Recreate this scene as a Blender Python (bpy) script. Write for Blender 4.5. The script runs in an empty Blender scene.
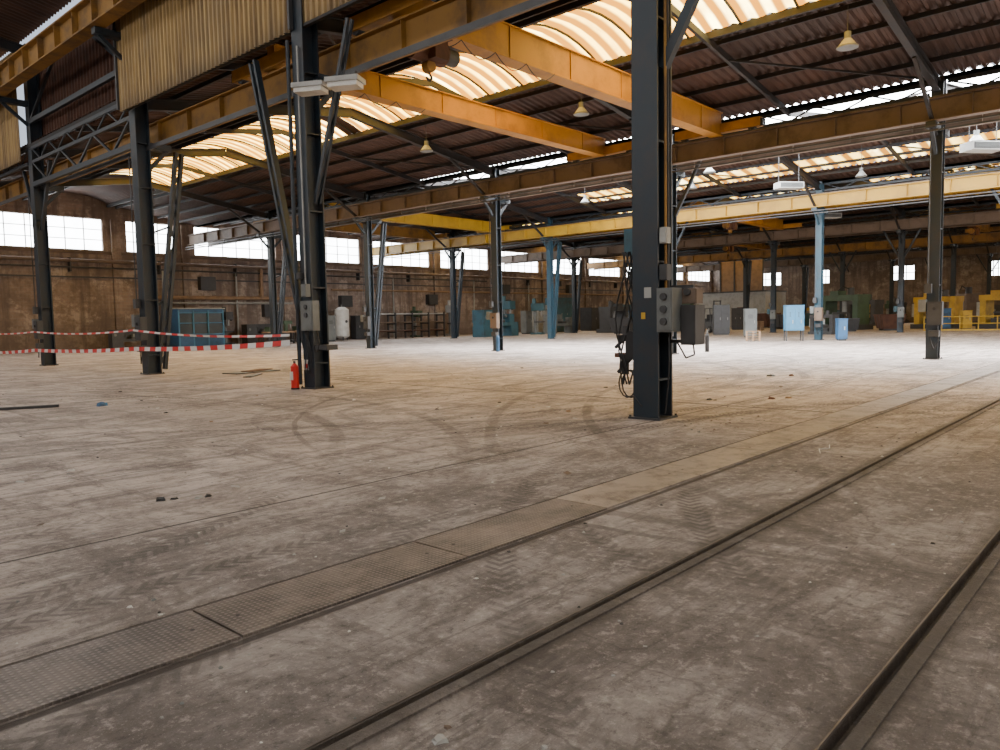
import bpy, math, random
from mathutils import Vector, Matrix
random.seed(7)
scene = bpy.context.scene

# ------------------------------------------------------------------ materials
def new_mat(name):
    m = bpy.data.materials.new(name); m.use_nodes = True
    t = m.node_tree; t.nodes.clear()
    out = t.nodes.new('ShaderNodeOutputMaterial')
    return m, t, out
def N(t, typ, ins=None, **props):
    n = t.nodes.new(typ)
    for k, v in props.items(): setattr(n, k, v)
    if ins:
        for k, v in ins.items():
            s = n.inputs[k]
            if isinstance(v, bpy.types.NodeSocket): t.links.new(v, s)
            else: s.default_value = v
    return n
def M(t, op, a, b=None, c=None, clamp=False):
    n = t.nodes.new('ShaderNodeMath'); n.operation = op; n.use_clamp = clamp
    for i, v in enumerate((a, b, c)):
        if v is None: continue
        if isinstance(v, bpy.types.NodeSocket): t.links.new(v, n.inputs[i])
        else: n.inputs[i].default_value = v
    return n.outputs[0]
def MIX(t, fac, a, b, mode='MIX'):
    n = t.nodes.new('ShaderNodeMix'); n.data_type = 'RGBA'; n.blend_type = mode
    for i, v in ((0, fac), (6, a), (7, b)):
        if isinstance(v, bpy.types.NodeSocket): t.links.new(v, n.inputs[i])
        elif i == 0: n.inputs[0].default_value = v
        else: n.inputs[i].default_value = (*v, 1) if len(v) == 3 else v
    return n.outputs[2]
def MR(t, v, a, b, c=0.0, d=1.0, smooth=True):
    n = t.nodes.new('ShaderNodeMapRange'); n.interpolation_type = 'SMOOTHSTEP' if smooth else 'LINEAR'
    t.links.new(v, n.inputs[0])
    for i, x in enumerate((a, b, c, d)): n.inputs[i+1].default_value = x
    return n.outputs[0]
def coords(t, scale=(1, 1, 1), rot=(0, 0, 0), loc=(0, 0, 0)):
    tc = t.nodes.new('ShaderNodeTexCoord')
    return N(t, 'ShaderNodeMapping', {'Vector': tc.outputs['Object'], 'Scale': scale, 'Rotation': rot, 'Location': loc}).outputs[0]
def noise(t, vec, scale, detail=4, rough=.55, dist=0):
    return N(t, 'ShaderNodeTexNoise', {'Vector': vec, 'Scale': scale, 'Detail': detail, 'Roughness': rough, 'Distortion': dist}).outputs[0]
def finish(t, out, col, rough=.6, metal=0, bump=None, bs=.3, bd=.02):
    p = N(t, 'ShaderNodeBsdfPrincipled', {'Roughness': rough, 'Metallic': metal})
    if isinstance(col, bpy.types.NodeSocket): t.links.new(col, p.inputs['Base Color'])
    else: p.inputs['Base Color'].default_value = (*col, 1)
    if bump is not None:
        b = N(t, 'ShaderNodeBump', {'Height': bump, 'Strength': bs, 'Distance': bd})
        t.links.new(b.outputs[0], p.inputs['Normal'])
    t.links.new(p.outputs[0], out.inputs[0])
def painted(name, c, c2=None, amt=.5, rough=.5, metal=0, scale=2.0, streak=False):
    m, t, out = new_mat(name)
    c2 = c2 or tuple(x*.55 for x in c)
    v = coords(t, (1, 1, .15) if streak else (1, 1, 1))
    n = noise(t, v, scale*(3 if streak else 1), 6, .65)
    f = MR(t, n, .42, .68, 0, amt)
    col = MIX(t, f, c, c2)
    n2 = noise(t, coords(t), 30, 3)
    col = MIX(t, M(t, 'MULTIPLY', n2, .25), col, tuple(x*.6 for x in c))
    finish(t, out, col, rough, metal, n2, .1, .005)
    return m
def emis(name, c, s, c2=None, period=None):
    m, t, out = new_mat(name)
    if c2 and period:
        sep = N(t, 'ShaderNodeSeparateXYZ', {0: coords(t)})
        w = M(t, 'SINE', M(t, 'MULTIPLY', sep.outputs[1], 2*math.pi/period))
        f = MR(t, w, -.7, .6)
        nn = noise(t, coords(t, (.3, .8, .3)), 1.0, 5, .65)
        n3 = noise(t, coords(t, (.4, .25, .3), (0, 0, 0), (5, 3, 1)), 1.0, 3, .5)
        hi = MIX(t, MR(t, n3, .50, .64), c2, tuple(min(x*q, 3) for x, q in zip(c2, (1.6, 2.0, 4.0))))
        col = MIX(t, f, c, hi)
        col = MIX(t, MR(t, nn, .42, .66, 0, .6), col, tuple(x*1.2 for x in c))
    else:
        nn = noise(t, coords(t), .5, 3)
        col = MIX(t, MR(t, nn, .45, .7, 0, .5), c, tuple(x*.75 for x in c))
    e = N(t, 'ShaderNodeEmission', {'Color': col, 'Strength': s})
    t.links.new(e.outputs[0], out.inputs[0])
    return m

MAT = {}
MAT['steel'] = painted('steel_blue_dark', (.012, .022, .032), (.035, .026, .022), .6, .5)
MAT['steel2'] = painted('steel_blue_mid', (.02, .06, .09), (.04, .045, .05), .7, .5)
MAT['roofsteel'] = painted('roof_steel', (.013, .014, .016), (.035, .02, .013), .7, .75)
MAT['ochre'] = painted('ochre_paint', (.29, .145, .022), (.075, .04, .018), .85, .65, 0, 1.0)
MAT['orange'] = painted('crane_orange', (.46, .21, .015), (.2, .09, .02), .7, .6, 0, .8)
MAT['yellow'] = painted('crane_yellow', (.46, .27, .015), (.22, .12, .02), .6, .5, 0, .8)
MAT['tan'] = painted('tan_paint', (.15, .105, .075), (.06, .04, .028), .8, .65, 0, 1.0)
MAT['black'] = painted('black_rubber', (.01, .01, .011), (.025, .025, .025), .5, .6)
MAT['dkgrey'] = painted('dark_grey_metal', (.045, .045, .047), (.02, .02, .02), .6, .5)
MAT['grey'] = painted('grey_enamel', (.15, .16, .155), (.07, .07, .065), .5, .45)
MAT['ltgrey'] = painted('light_grey_enamel', (.34, .34, .32), (.18, .17, .15), .5, .45)
MAT['white'] = painted('white_enamel', (.62, .61, .57), (.38, .35, .3), .5, .5)
MAT['red'] = painted('red_enamel', (.55, .02, .015), (.35, .02, .02), .4, .35)
MAT['blue'] = painted('blue_enamel', (.025, .095, .21), (.025, .055, .09), .7, .5)
MAT['teal'] = painted('teal_enamel', (.03, .095, .125), (.03, .045, .05), .7, .55)
MAT['ltblue'] = painted('light_blue', (.05, .19, .33), (.05, .11, .16), .5, .5)
MAT['green'] = painted('green_enamel', (.055, .10, .055), (.03, .045, .025), .6, .55)
MAT['rust'] = painted('rust', (.10, .042, .024), (.045, .022, .015), .8, .85, 0, 1.5)
MAT['wood'] = painted('raw_wood', (.3, .19, .11), (.15, .1, .065), .6, .8)
MAT['yellowm'] = painted('machine_yellow', (.5, .31, .025), (.22, .14, .03), .6, .5)
MAT['glassd'] = painted('dark_glass', (.05, .06, .065), (.09, .1, .1), .4, .15)
MAT['sky_warm'] = emis('fibreglass_skylight', (.24, .09, .006), 12, (1, .62, .11), .55)
MAT['sky_warm2'] = emis('fibreglass_skylight_far', (.25, .10, .012), 7, (1, .66, .15), .9)
MAT['sky_hi'] = emis('fibreglass_skylight_high', (1, .95, .9), 9)  # unseen glowing strip over the camera bay, added to brighten the foreground
MAT['sky_white'] = emis('clear_skylight', (.96, .98, 1), 34)
MAT['pane'] = emis('window_pane_daylight', (.95, .98, 1), 16)
MAT['paner'] = emis('window_pane_side', (1, .98, .96), 6)  # unseen glowing panes out of view, added as fill light

def deckmat(name, a, b, c):
    m, t, out = new_mat(name)
    n = noise(t, coords(t, (.25, 1.2, 1)), 1.2, 6, .65)
    n2 = noise(t, coords(t), .25, 3)
    col = MIX(t, MR(t, n, .35, .7), a, b)
    col = MIX(t, MR(t, n2, .45, .65, 0, .6), col, c)
    finish(t, out, col, .8)
    return m
MAT['deck'] = deckmat('roof_deck_brown', (.046, .021, .013), (.075, .034, .02), (.024, .014, .011))
m, t, out = new_mat('cladding_ochre')
v = coords(t, (1, 2.5, .12)); n = noise(t, v, 2.5, 7, .7)
sep = N(t, 'ShaderNodeSeparateXYZ', {0: coords(t)})
col = MIX(t, MR(t, n, .35, .7), (.40, .265, .10), (.15, .09, .035))
n2 = noise(t, coords(t, (1, .4, .4)), 1.0, 4)
col = MIX(t, MR(t, n2, .45, .7, 0, .6), col, (.24, .175, .095))
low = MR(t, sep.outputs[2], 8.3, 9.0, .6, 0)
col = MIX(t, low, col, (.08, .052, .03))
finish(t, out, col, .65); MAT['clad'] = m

def brick(name, c1, c2, mort, low):
    m, t, out = new_mat(name)
    tc = t.nodes.new('ShaderNodeTexCoord')
    sp = N(t, 'ShaderNodeSeparateXYZ', {0: tc.outputs['Object']})
    u = M(t, 'ADD', sp.outputs[0], sp.outputs[1])
    cb = N(t, 'ShaderNodeCombineXYZ', {0: u, 1: sp.outputs[2]})
    b = N(t, 'ShaderNodeTexBrick', {'Vector': cb.outputs[0], 'Color1': (*c1, 1), 'Color2': (*c2, 1), 'Mortar': (*mort, 1),
        'Scale': 1.0, 'Mortar Size': .018, 'Brick Width': .46, 'Row Height': .22})
    nn = noise(t, cb.outputs[0], .35, 9, .74)
    col = MIX(t, MR(t, nn, .42, .58, 0, .8), b.outputs[0], tuple(x*.45 for x in c1))
    n4 = noise(t, cb.outputs[0], .6, 8, .75)
    col = MIX(t, MR(t, n4, .50, .62, 0, .65), col, tuple(x*1.7 for x in mort))
    st = noise(t, N(t, 'ShaderNodeMapping', {'Vector': cb.outputs[0], 'Scale': (1.5, .12, 1)}).outputs[0], 1, 6, .65)
    col = MIX(t, MR(t, st, .46, .62, 0, .7), col, low)
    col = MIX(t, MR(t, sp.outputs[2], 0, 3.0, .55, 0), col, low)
    finish(t, out, col, .85, 0, b.outputs[1], -.3, .01)
    return m
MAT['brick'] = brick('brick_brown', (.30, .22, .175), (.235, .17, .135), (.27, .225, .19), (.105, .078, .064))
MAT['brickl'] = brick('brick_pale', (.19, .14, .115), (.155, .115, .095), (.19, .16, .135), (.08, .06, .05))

# concrete floor
m, t, out = new_mat('dusty_concrete_floor')
P = coords(t); sp = N(t, 'ShaderNodeSeparateXYZ', {0: P}); X, Y = sp.outputs[0], sp.outputs[1]
nb = noise(t, P, .22, 6, .6, .4); nm = noise(t, P, 1.1, 11, .76, .6); nf = noise(t, P, 11, 8, .8); nvf = noise(t, P, 60, 4, .75)
nq = noise(t, coords(t, (1, 1, 1), (0, 0, 0), (11, 4, 0)), .6, 11, .78, .8)
ns = noise(t, coords(t, (.22, 2.2, 1), (0, 0, .12)), 1.6, 9, .78, .5)
ns2 = noise(t, coords(t, (2.0, .25, 1), (0, 0, -.3)), 1.3, 9, .76, .8)
ns3 = noise(t, coords(t, (.5, 6, 1), (0, 0, .35)), 1.6, 9, .78, .4)
col = MIX(t, MR(t, nm, .36, .64), (.60, .515, .47), (.29, .24, .213))
col = MIX(t, MR(t, nb, .42, .62, 0, .45), col, (.27, .222, .195))
fore_shade = MR(t, M(t, 'ADD', Y, M(t, 'MULTIPLY', M(t, 'SUBTRACT', nb, .5), 6.0)), 3.0, 8.0, .92, 0)  # foreground shade painted into the floor colour, fading out with distance
fore_shade = M(t, 'MULTIPLY', fore_shade, MR(t, X, 6, 17, 1, .05))
col = MIX(t, fore_shade, col, MIX(t, MR(t, nm, .36, .62), (.33, .298, .28), (.125, .109, .10)))
col = MIX(t, MR(t, nq, .5, .60, 0, .6), col, (.115, .097, .087))
col = MIX(t, MR(t, nq, .45, .36, 0, .4), col, (.55, .49, .455))
col = MIX(t, MR(t, ns, .50, .60, 0, .6), col, (.10, .085, .077))
col = MIX(t, MR(t, ns2, .54, .64, 0, .55), col, (.115, .095, .085))
col = MIX(t, MR(t, ns3, .54, .64, 0, .55), col, (.09, .076, .07))
col = MIX(t, MR(t, nf, .52, .64, 0, .5), col, (.56, .50, .465))
col = MIX(t, MR(t, nf, .47, .36, 0, .65), col, (.055, .047, .043))
col = MIX(t, MR(t, nvf, .58, .68, 0, .4), col, (.62, .57, .54))
vo = N(t, 'ShaderNodeTexNoise', {'Vector': P, 'Scale': .55, 'Detail': 10, 'Roughness': .78}).outputs[0]
col = MIX(t, MR(t, vo, .60, .68, 0, .55), col, (.66, .61, .575))
wob = M(t, 'MULTIPLY', M(t, 'SUBTRACT', nm, .5), .16)
for yr in (.89, 2.34):
    dd = M(t, 'ABSOLUTE', M(t, 'ADD', M(t, 'SUBTRACT', Y, yr), M(t, 'MULTIPLY', M(t, 'SUBTRACT', nm, .5), .25)))
    col = MIX(t, MR(t, dd, .03, .18, .8, 0), col, (.055, .046, .04))
def track(cx, cy, R, w, strength, tr_=True):
    dx = M(t, 'SUBTRACT', X, cx); dy = M(t, 'SUBTRACT', Y, cy)
    r = M(t, 'SQRT', M(t, 'ADD', M(t, 'MULTIPLY', dx, dx), M(t, 'MULTIPLY', dy, dy)))
    q = M(t, 'ABSOLUTE', M(t, 'ADD', M(t, 'SUBTRACT', r, R), wob))
    band = MR(t, q, w*.6, w, 1, 0)
    fade = M(t, 'MULTIPLY', MR(t, nb, .36, .55, .15, 1), MR(t, nf, .35, .5, .4, 1))
    if tr_:
        ang = M(t, 'ARCTAN2', dy, dx)
        tread = M(t, 'SINE', M(t, 'ADD', M(t, 'MULTIPLY', ang, R*60), M(t, 'MULTIPLY', q, 60)))
        band = M(t, 'MULTIPLY', band, MR(t, tread, -.3, .5, .3, 1))
    return M(t, 'MULTIPLY', band, M(t, 'MULTIPLY', fade, strength))
tracks = [track(9.5, -3.0, 7.1, .13, .75), track(9.5, -3.0, 8.6, .13, .7), track(-1.5, 14.0, 9.4, .13, .7), track(-1.5, 14.0, 11.0, .13, .65),
          track(14, 20, 12.5, .14, .65), track(14, 20, 14.0, .14, .65), track(9.4, 9.7, 1.9, .12, .45), track(9.4, 9.7, 2.5, .1, .35, False), track(9.4, 9.7, 3.3, .1, .3, False),
          track(3, -20, 24.7, .12, .65), track(3, -20, 26.6, .12, .65), track(2, 2, 9, .06, .4, False), track(16, 4, 11.3, .05, .5, False), track(20, -6, 16.5, .1, .5, False), track(20, -6, 18, .1, .6), track(-8, 2, 13.2, .1, .45, False), track(22, 18, 9, .15, .35, False)]
for k in tracks: col = MIX(t, k, col, (.055, .047, .043))
def joint(c, p, w, lo=None, hi=None, other=None):
    d = M(t, 'ABSOLUTE', M(t, 'ADD', M(t, 'SUBTRACT', c, p), M(t, 'MULTIPLY', M(t, 'SUBTRACT', nf, .5), .02)))
    f = MR(t, d, w*.5, w, 1, 0)
    if other is not None:
        f = M(t, 'MULTIPLY', f, M(t, 'MULTIPLY', M(t, 'GREATER_THAN', other, lo), M(t, 'LESS_THAN', other, hi)))
    return f
js = [joint(Y, 5.95, .024), joint(X, 12.5, .06, 4.1, 17.5, Y), joint(Y, 17.4, .03), joint(Y, 11.6, .015), joint(X, 21.0, .03), joint(Y, 3.47, .035), joint(Y, 4.10, .025), joint(X, 7.0, .012, 6, 60, Y), joint(Y, 27.0, .03)]
J = js[0]
for k in js[1:]: J = M(t, 'MAXIMUM', J, k)
col = MIX(t, M(t, 'MULTIPLY', J, .85), col, (.035, .028, .025))
vr = N(t, 'ShaderNodeTexVoronoi', {'Vector': N(t, 'ShaderNodeVectorMath', {0: P, 1: N(t, 'ShaderNodeTexNoise', {'Vector': P, 'Scale': 1.5, 'Detail': 5}).outputs[1]}, operation='ADD').outputs[0], 'Scale': .25}, feature='DISTANCE_TO_EDGE').outputs[0]
col = MIX(t, MR(t, vr, .001, .005, .35, 0), col, (.06, .05, .045))
h = M(t, 'ADD', M(t, 'MULTIPLY', nf, .9), M(t, 'MULTIPLY', nm, 1.3)); h = M(t, 'SUBTRACT', h, M(t, 'MULTIPLY', J, .8))
finish(t, out, col, .7, 0, h, .9, .045)
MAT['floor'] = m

def plate(name, dust):
    m, t, out = new_mat(name)
    P = coords(t)
    a = N(t, 'ShaderNodeSeparateXYZ', {0: coords(t, (1, 1, 1), (0, 0, math.pi/4))})
    k = 2*math.pi/.046
    s1 = M(t, 'SINE', M(t, 'MULTIPLY', a.outputs[0], k)); s2 = M(t, 'SINE', M(t, 'MULTIPLY', a.outputs[1], k))
    g = MR(t, M(t, 'MULTIPLY', s1, s2), .1, .7)
    tw = N(t, 'ShaderNodeNewGeometry').outputs[0]
    n = noise(t, tw, 1.6, 10, .78, .3)
    col = MIX(t, MR(t, n, .38, .60), (.15, .128, .112), (.055, .047, .042))
    col = MIX(t, M(t, 'MULTIPLY', g, .5), col, (.27, .237, .212))
    col = MIX(t, MR(t, noise(t, tw, 2.3, 9, .78), .5-.22*dust, .72-.25*dust, 0, min(.35+dust*.5, 1)), col, (.34, .295, .265))
    col = MIX(t, MR(t, noise(t, tw, 1.0, 9, .78), .52, .62, 0, .5), col, (.08, .068, .06))
    finish(t, out, col, .5, .2, g, .8*(1.15-dust), .009)
    return m
MAT['plate'] = plate('checker_plate_worn', .1); MAT['plated'] = plate('checker_plate_dusty', .7)
MAT['railtop'] = painted('rail_steel_dusty', (.14, .12, .105), (.06, .05, .043), .8, .55, .2, 4)

# ------------------------------------------------------------------ mesh builder
class MB:
    def __init__(s): s.v = []; s.f = []; s.m = []; s.mats = []
    def mi(s, name):
        if name not in s.mats: s.mats.append(name)
        return s.mats.index(name)
    def add(s, vs, fs, mat):
        o = len(s.v); s.v += [tuple(v) for v in vs]; k = s.mi(mat)
        for f in fs: s.f.append([i+o for i in f]); s.m.append(k)
    def box(s, c, d, mat, rot=0):
        cx, cy, cz = c; x, y, z = d[0]/2, d[1]/2, d[2]/2
        ca, sa = math.cos(rot), math.sin(rot)
        vs = []
        for sx, sy, sz in ((-1,-1,-1),(1,-1,-1),(1,1,-1),(-1,1,-1),(-1,-1,1),(1,-1,1),(1,1,1),(-1,1,1)):
            a, b = sx*x, sy*y
            vs.append((cx+a*ca-b*sa, cy+a*sa+b*ca, cz+sz*z))
        s.add(vs, [(0,3,2,1),(4,5,6,7),(0,1,5,4),(1,2,6,5),(2,3,7,6),(3,0,4,7)], mat)
    def bb(s, x0, x1, y0, y1, z0, z1, mat): s.box(((x0+x1)/2, (y0+y1)/2, (z0+z1)/2), (x1-x0, y1-y0, z1-z0), mat)
    def frame(s, p1, p2, up=None):
        p1, p2 = Vector(p1), Vector(p2); d = (p2-p1).normalized()
        u = Vector(up) if up else (Vector((0, 0, 1)) if abs(d.z) < .95 else Vector((1, 0, 0)))
        r = d.cross(u).normalized(); u = r.cross(d).normalized()
        return p1, p2, r, u
    def beam(s, p1, p2, w, h, mat, up=None, off=(0, 0)):
        p1, p2, r, u = s.frame(p1, p2, up)
        o = r*off[0]+u*off[1]; vs = []
        for p in (p1, p2):
            for a, b in ((-1,-1),(1,-1),(1,1),(-1,1)): vs.append(p+o+r*(a*w/2)+u*(b*h/2))
        s.add(vs, [(0,1,2,3),(7,6,5,4),(0,4,5,1),(1,5,6,2),(2,6,7,3),(3,7,4,0)], mat)
    def ibeam(s, p1, p2, w, h, mat, tf=.03, tw=.02, up=None):
        s.beam(p1, p2, w, tf, mat, up, (0, h/2-tf/2)); s.beam(p1, p2, w, tf, mat, up, (0, -h/2+tf/2))
        s.beam(p1, p2, tw, h-2*tf, mat, up)
    def cyl(s, p1, p2, r1, mat, n=12, r2=None):
        r2 = r1 if r2 is None else r2
        p1, p2, r, u = s.frame(p1, p2); vs = []
        for p, q in ((p1, r1), (p2, r2)):
            for i in range(n):
                a = 2*math.pi*i/n; vs.append(p+r*(math.cos(a)*q)+u*(math.sin(a)*q))
        fs = [(i, (i+1) % n, n+(i+1) % n, n+i) for i in range(n)]+[tuple(range(n-1, -1, -1)), tuple(range(n, 2*n))]
        s.add(vs, fs, mat)
    def tube(s, pts, r, mat, n=6):
        for a, b in zip(pts[:-1], pts[1:]): s.cyl(a, b, r, mat, n)
    def lattice(s, p1, p2, w, mat, up=None, t_=.08, step=.6):
        p1, p2, r, u = s.frame(p1, p2, up); L = (p2-p1).length; d = (p2-p1)/L
        s.beam(p1+r*w/2, p2+r*w/2, t_, t_*1.8, mat, up); s.beam(p1-r*w/2, p2-r*w/2, t_, t_*1.8, mat, up)
        k = max(2, int(L/step)); sg = 1
        for i in range(k):
            a = p1+d*(L*i/k)+r*(sg*w/2); b = p1+d*(L*(i+1)/k)-r*(sg*w/2); sg = -sg
            s.beam(a, b, .05, .05, mat)
    def mesh(s, name):
        me = bpy.data.meshes.new(name); me.from_pydata(s.v, [], s.f)
        for k in s.mats: me.materials.append(MAT[k])
        me.polygons.foreach_set('material_index', s.m); me.update(); return me
    def obj(s, name, loc=(0, 0, 0), rotz=0):
        o = bpy.data.objects.new(name, s.mesh(name)); scene.collection.objects.link(o)
        o.location = loc; o.rotation_euler = (0, 0, rotz); return o
def inst(o, name, loc, rotz=0, s=None):
    q = bpy.data.objects.new(name, o.data); scene.collection.objects.link(q); q.location = loc; q.rotation_euler = (0, 0, rotz)
    if s: q.scale = (s, s, s)
    return q

# ------------------------------------------------------------------ layout constants (metres)
X0, X1, Y0, Y1 = -6.4, 113.0, -24.0, 56.0
ROWS = [10.8, 28.0, 45.0, 62.0, 79.0, 96.0]
EDGES = ROWS+[113.0]
EAVE, RIDGE = 9.1, 10.4
def rz(x):
    for a, b in zip(EDGES[:-1], EDGES[1:]):
        if a <= x <= b:
            mid = (a+b)/2; return EAVE+(RIDGE-EAVE)*(1-abs(x-mid)/((b-a)/2))
    return EAVE

g = MB()
prof = [(Y0, 0), (.885, 0), (.885, -.06), (.94, -.06), (.94, 0), (2.335, 0), (2.335, -.06), (2.385, -.06), (2.385, 0), (Y1, 0)]
vs = [(X0, y, z) for y, z in prof]+[(X1, y, z) for y, z in prof]; n_ = len(prof)
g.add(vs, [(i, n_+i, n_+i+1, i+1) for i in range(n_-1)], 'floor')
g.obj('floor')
g = MB()
for y in (.85, 2.3):
    g.bb(X0+.1, X1-.1, y-.03, y+.034, .0005, .012, 'floor')
    g.bb(X0+.1, X1-.1, y+.092, y+.10, .0005, .008, 'railtop')
g.obj('railway_track')
xs = -4.7
while xs < 44:
    g = MB(); L = 1.635
    m_ = 'plate' if xs < 5.0 else 'plated'
    th = .014
    g.bb(-L/2, L/2, -.27, .27, 0, th, m_)
    g.cyl((-L/2+.12, 0, th-.001), (-L/2+.12, 0, th+.001), .012, 'black', 8)
    g.cyl((L/2-.12, 0, th-.001), (L/2-.12, 0, th+.001), .012, 'black', 8)
    g.obj('checker_plate', (xs+L/2+.007, 3.79+random.uniform(-.008, .008), .001), random.uniform(-.004, .004))
    xs += 1.65

# walls
g = MB()
wins = [(14.2, 21.3), (22.9, 26.3), (27.9, 34.8), (36.4, 43.4)]
x = 45.0
while x+7 < X1: wins.append((x, x+7)); x += 8.6
g.bb(X0, 10.8, Y1, Y1+.3, 0, 14.8, 'brick')
g.bb(10.8, X1, Y1, Y1+.3, 0, 6.8, 'brick'); g.bb(10.8, X1, Y1, Y1+.3, 9.0, 10.7, 'brick')
px = 10.8
for a, b in wins: g.bb(px, a, Y1, Y1+.3, 6.8, 9.0, 'brick'); px = b
g.bb(px, X1, Y1, Y1+.3, 6.8, 9.0, 'brick')
for a, b in zip([(0, 12.6)]+wins, wins):
    xc = (a[1]+b[0])/2; g.bb(xc-.3, xc+.3, Y1-.22, Y1, 0, 9.0, 'brick')
g.bb(10.8, X1, Y1-.12, Y1, 6.55, 6.75, 'tan')
g.obj('wall_north')
for k, (a, b) in enumerate(wins):
    w = MB(); w.bb(a, b, Y1+.14, Y1+.16, 6.8, 9.0, 'pane')
    n = max(2, round((b-a)/1.2))
    for j in range(n+1):
        xx = a+(b-a)*j/n; w.bb(max(a, xx-.03), min(b, xx+.03), Y1+.08, Y1+.14, 6.8, 9.0, 'ltgrey')
    for zz in (6.83, 7.55, 8.25, 8.97): w.bb(a, b, Y1+.09, Y1+.135, zz-.025, zz+.025, 'ltgrey')
    w.obj('window_%d' % (k+1))
kwin = len(wins)
g = MB()
ew = [(-14, -10), (8, 10.5), (17, 18.6), (27, 30), (38, 39.5), (45, 52)]
g.bb(X1, X1+.3, Y0, Y1, 0, 5.8, 'brickl'); g.bb(X1, X1+.3, Y0, Y1, 7.6, 10.7, 'brickl'); py = Y0
for a, b in ew: g.bb(X1, X1+.3, py, a, 5.8, 7.6, 'brickl'); py = b
g.bb(X1, X1+.3, py, Y1, 5.8, 7.6, 'brickl'); g.obj('wall_east')
for a, b in ew:
    kwin += 1; w = MB(); w.bb(X1+.14, X1+.16, a, b, 5.8, 7.6, 'pane')
    for j in range(4): yy = a+(b-a)*j/3; w.bb(X1+.06, X1+.14, max(a, yy-.05), min(b, yy+.05), 5.8, 7.6, 'dkgrey')
    w.bb(X1+.07, X1+.13, a, b, 6.65, 6.75, 'dkgrey'); w.obj('window_%d' % kwin)
g = MB(); g.bb(X0, X1, Y0-.3, Y0, 0, 4.5, 'brick'); g.bb(X0, X1, Y0-.3, Y0, 8.5, 14.8, 'brick')
px = X0; sw = [(x, x+12) for x in range(-4, 110, 14) if x+12 < X1]
for a, b in sw: g.bb(px, a, Y0-.3, Y0, 4.5, 8.5, 'brick'); px = b
g.bb(px, X1, Y0-.3, Y0, 4.5, 8.5, 'brick'); g.obj('wall_south')
for a, b in sw:
    kwin += 1; w = MB(); w.bb(a, b, Y0-.16, Y0-.14, 4.5, 8.5, 'paner')  # south panes are out of view, added for their fill light
    for j in range(9): xx = a+(b-a)*j/8; w.bb(max(a, xx-.05), min(b, xx+.05), Y0-.14, Y0-.06, 4.5, 8.5, 'dkgrey')
    w.obj('window_%d' % kwin)
g = MB(); g.bb(X0-.3, X0, Y0, Y1, 0, 8, 'brick'); g.bb(X0-.3, X0, Y0, Y1, 11, 14.8, 'brick')
py = Y0; ww = [(y, y+8) for y in range(-22, 50, 10)]
for a, b in ww: g.bb(X0-.3, X0, py, a, 8, 11, 'brick'); py = b
g.bb(X0-.3, X0, py, Y1, 8, 11, 'brick'); g.obj('wall_west')
for a, b in ww:
    kwin += 1; w = MB(); w.bb(X0-.16, X0-.14, a, b, 8, 11, 'paner')  # west panes are never seen, their glow is added fill
    for j in range(6): yy = a+(b-a)*j/5; w.bb(X0-.14, X0-.06, max(a, yy-.05), min(b, yy+.05), 8, 11, 'dkgrey')
    w.obj('window_%d' % kwin)

# wall pipes along the north wall
g = MB()
g.cyl((11.2, Y1-.35, 6.05), (110, Y1-.35, 6.05), .13, 'tan', 10)
g.cyl((11.2, Y1-.32, 5.6), (60, Y1-.32, 5.6), .06, 'dkgrey', 8)
g.cyl((23.5, Y1-.32, 3.6), (36, Y1-.32, 3.6), .15, 'wood', 8); g.cyl((23.5, Y1-.32, 3.2), (36, Y1-.32, 3.2), .07, 'ltgrey', 8)
g.cyl((33.2, Y1-.32, 3.6), (33.2, Y1-.32, 6.0), .15, 'wood', 8); g.cyl((34.1, Y1-.32, 3.2), (34.1, Y1-.32, 6.4), .08, 'ltgrey', 8)
g.cyl((40, Y1-.32, 4.4), (100, Y1-.32, 4.4), .08, 'wood', 8)
for x in range(13, 108, 6): g.bb(x-.04, x+.04, Y1-.45, Y1, 5.3, 6.25, 'dkgrey')
for x in (25.2, 31, 38.5, 47, 58, 67, 76): g.cyl((x, Y1-.3, 0.02), (x, Y1-.3, 5.6), .07, 'ltgrey', 8)
for x, z in ((28.6, 4.7), (33.9, 2.6), (41.5, 3.4), (52, 3.6), (63, 4.8), (75, 5)): g.bb(x-.6, x+.6, Y1-.5, Y1, z-.5, z+.5, 'dkgrey')
g.bb(10.9, 100, Y1-.26, Y1-.22, 4.9, 5.0, 'dkgrey')
g.obj('wall_pipework')

# ------------------------------------------------------------------ roof
def corr(g, xa, za, xb, zb, ya, yb, mat, per=.30, amp=.035):
    pr = []; y = ya
    while y < yb:
        for f, s_ in ((0, -1), (.3, -1), (.5, 1), (.8, 1)):
            if y+f*per <= yb: pr.append((y+f*per, s_*amp))
        y += per
    pr.append((yb, -amp)); n = len(pr)
    g.add([(xa, y, za+o) for y, o in pr]+[(xb, y, zb+o) for y, o in pr], [(i, i+1, n+i+1, n+i) for i in range(n-1)], mat)
def arc(g, xa, xb, z, rise, ya, yb, mat, per=.55, amp=.04, seg=8):
    ys = []; y = ya
    while y < yb: ys += [(y, -amp), (y+per*.5, amp)]; y += per
    ys.append((yb, -amp)); n = len(ys); vs = []
    for j in range(seg+1):
        u = j/seg; x = xa+(xb-xa)*u; zz = z+rise*4*u*(1-u)
        vs += [(x, yy, zz+o) for yy, o in ys]
    g.add(vs, [(j*n+i, j*n+i+1, (j+1)*n+i+1, (j+1)*n+i) for j in range(seg) for i in range(n-1)], mat)
D = MB()
def deck(xa, xb, ya=Y0, yb=Y1): corr(D, xa, rz(xa), xb, rz(xb), ya, yb, 'deck')
deck(10.8, 17.0); deck(21.7, 28.0)
for ya, yb in ((-24, -22), (3.2, 3.8), (27.5, 28.5), (47, 56)): arc(D, 17.0, 21.7, rz(17.0), .55, ya, yb, 'deck')
segs1 = [(-22, 3.2), (3.8, 27.5), (28.5, 47)]
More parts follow.
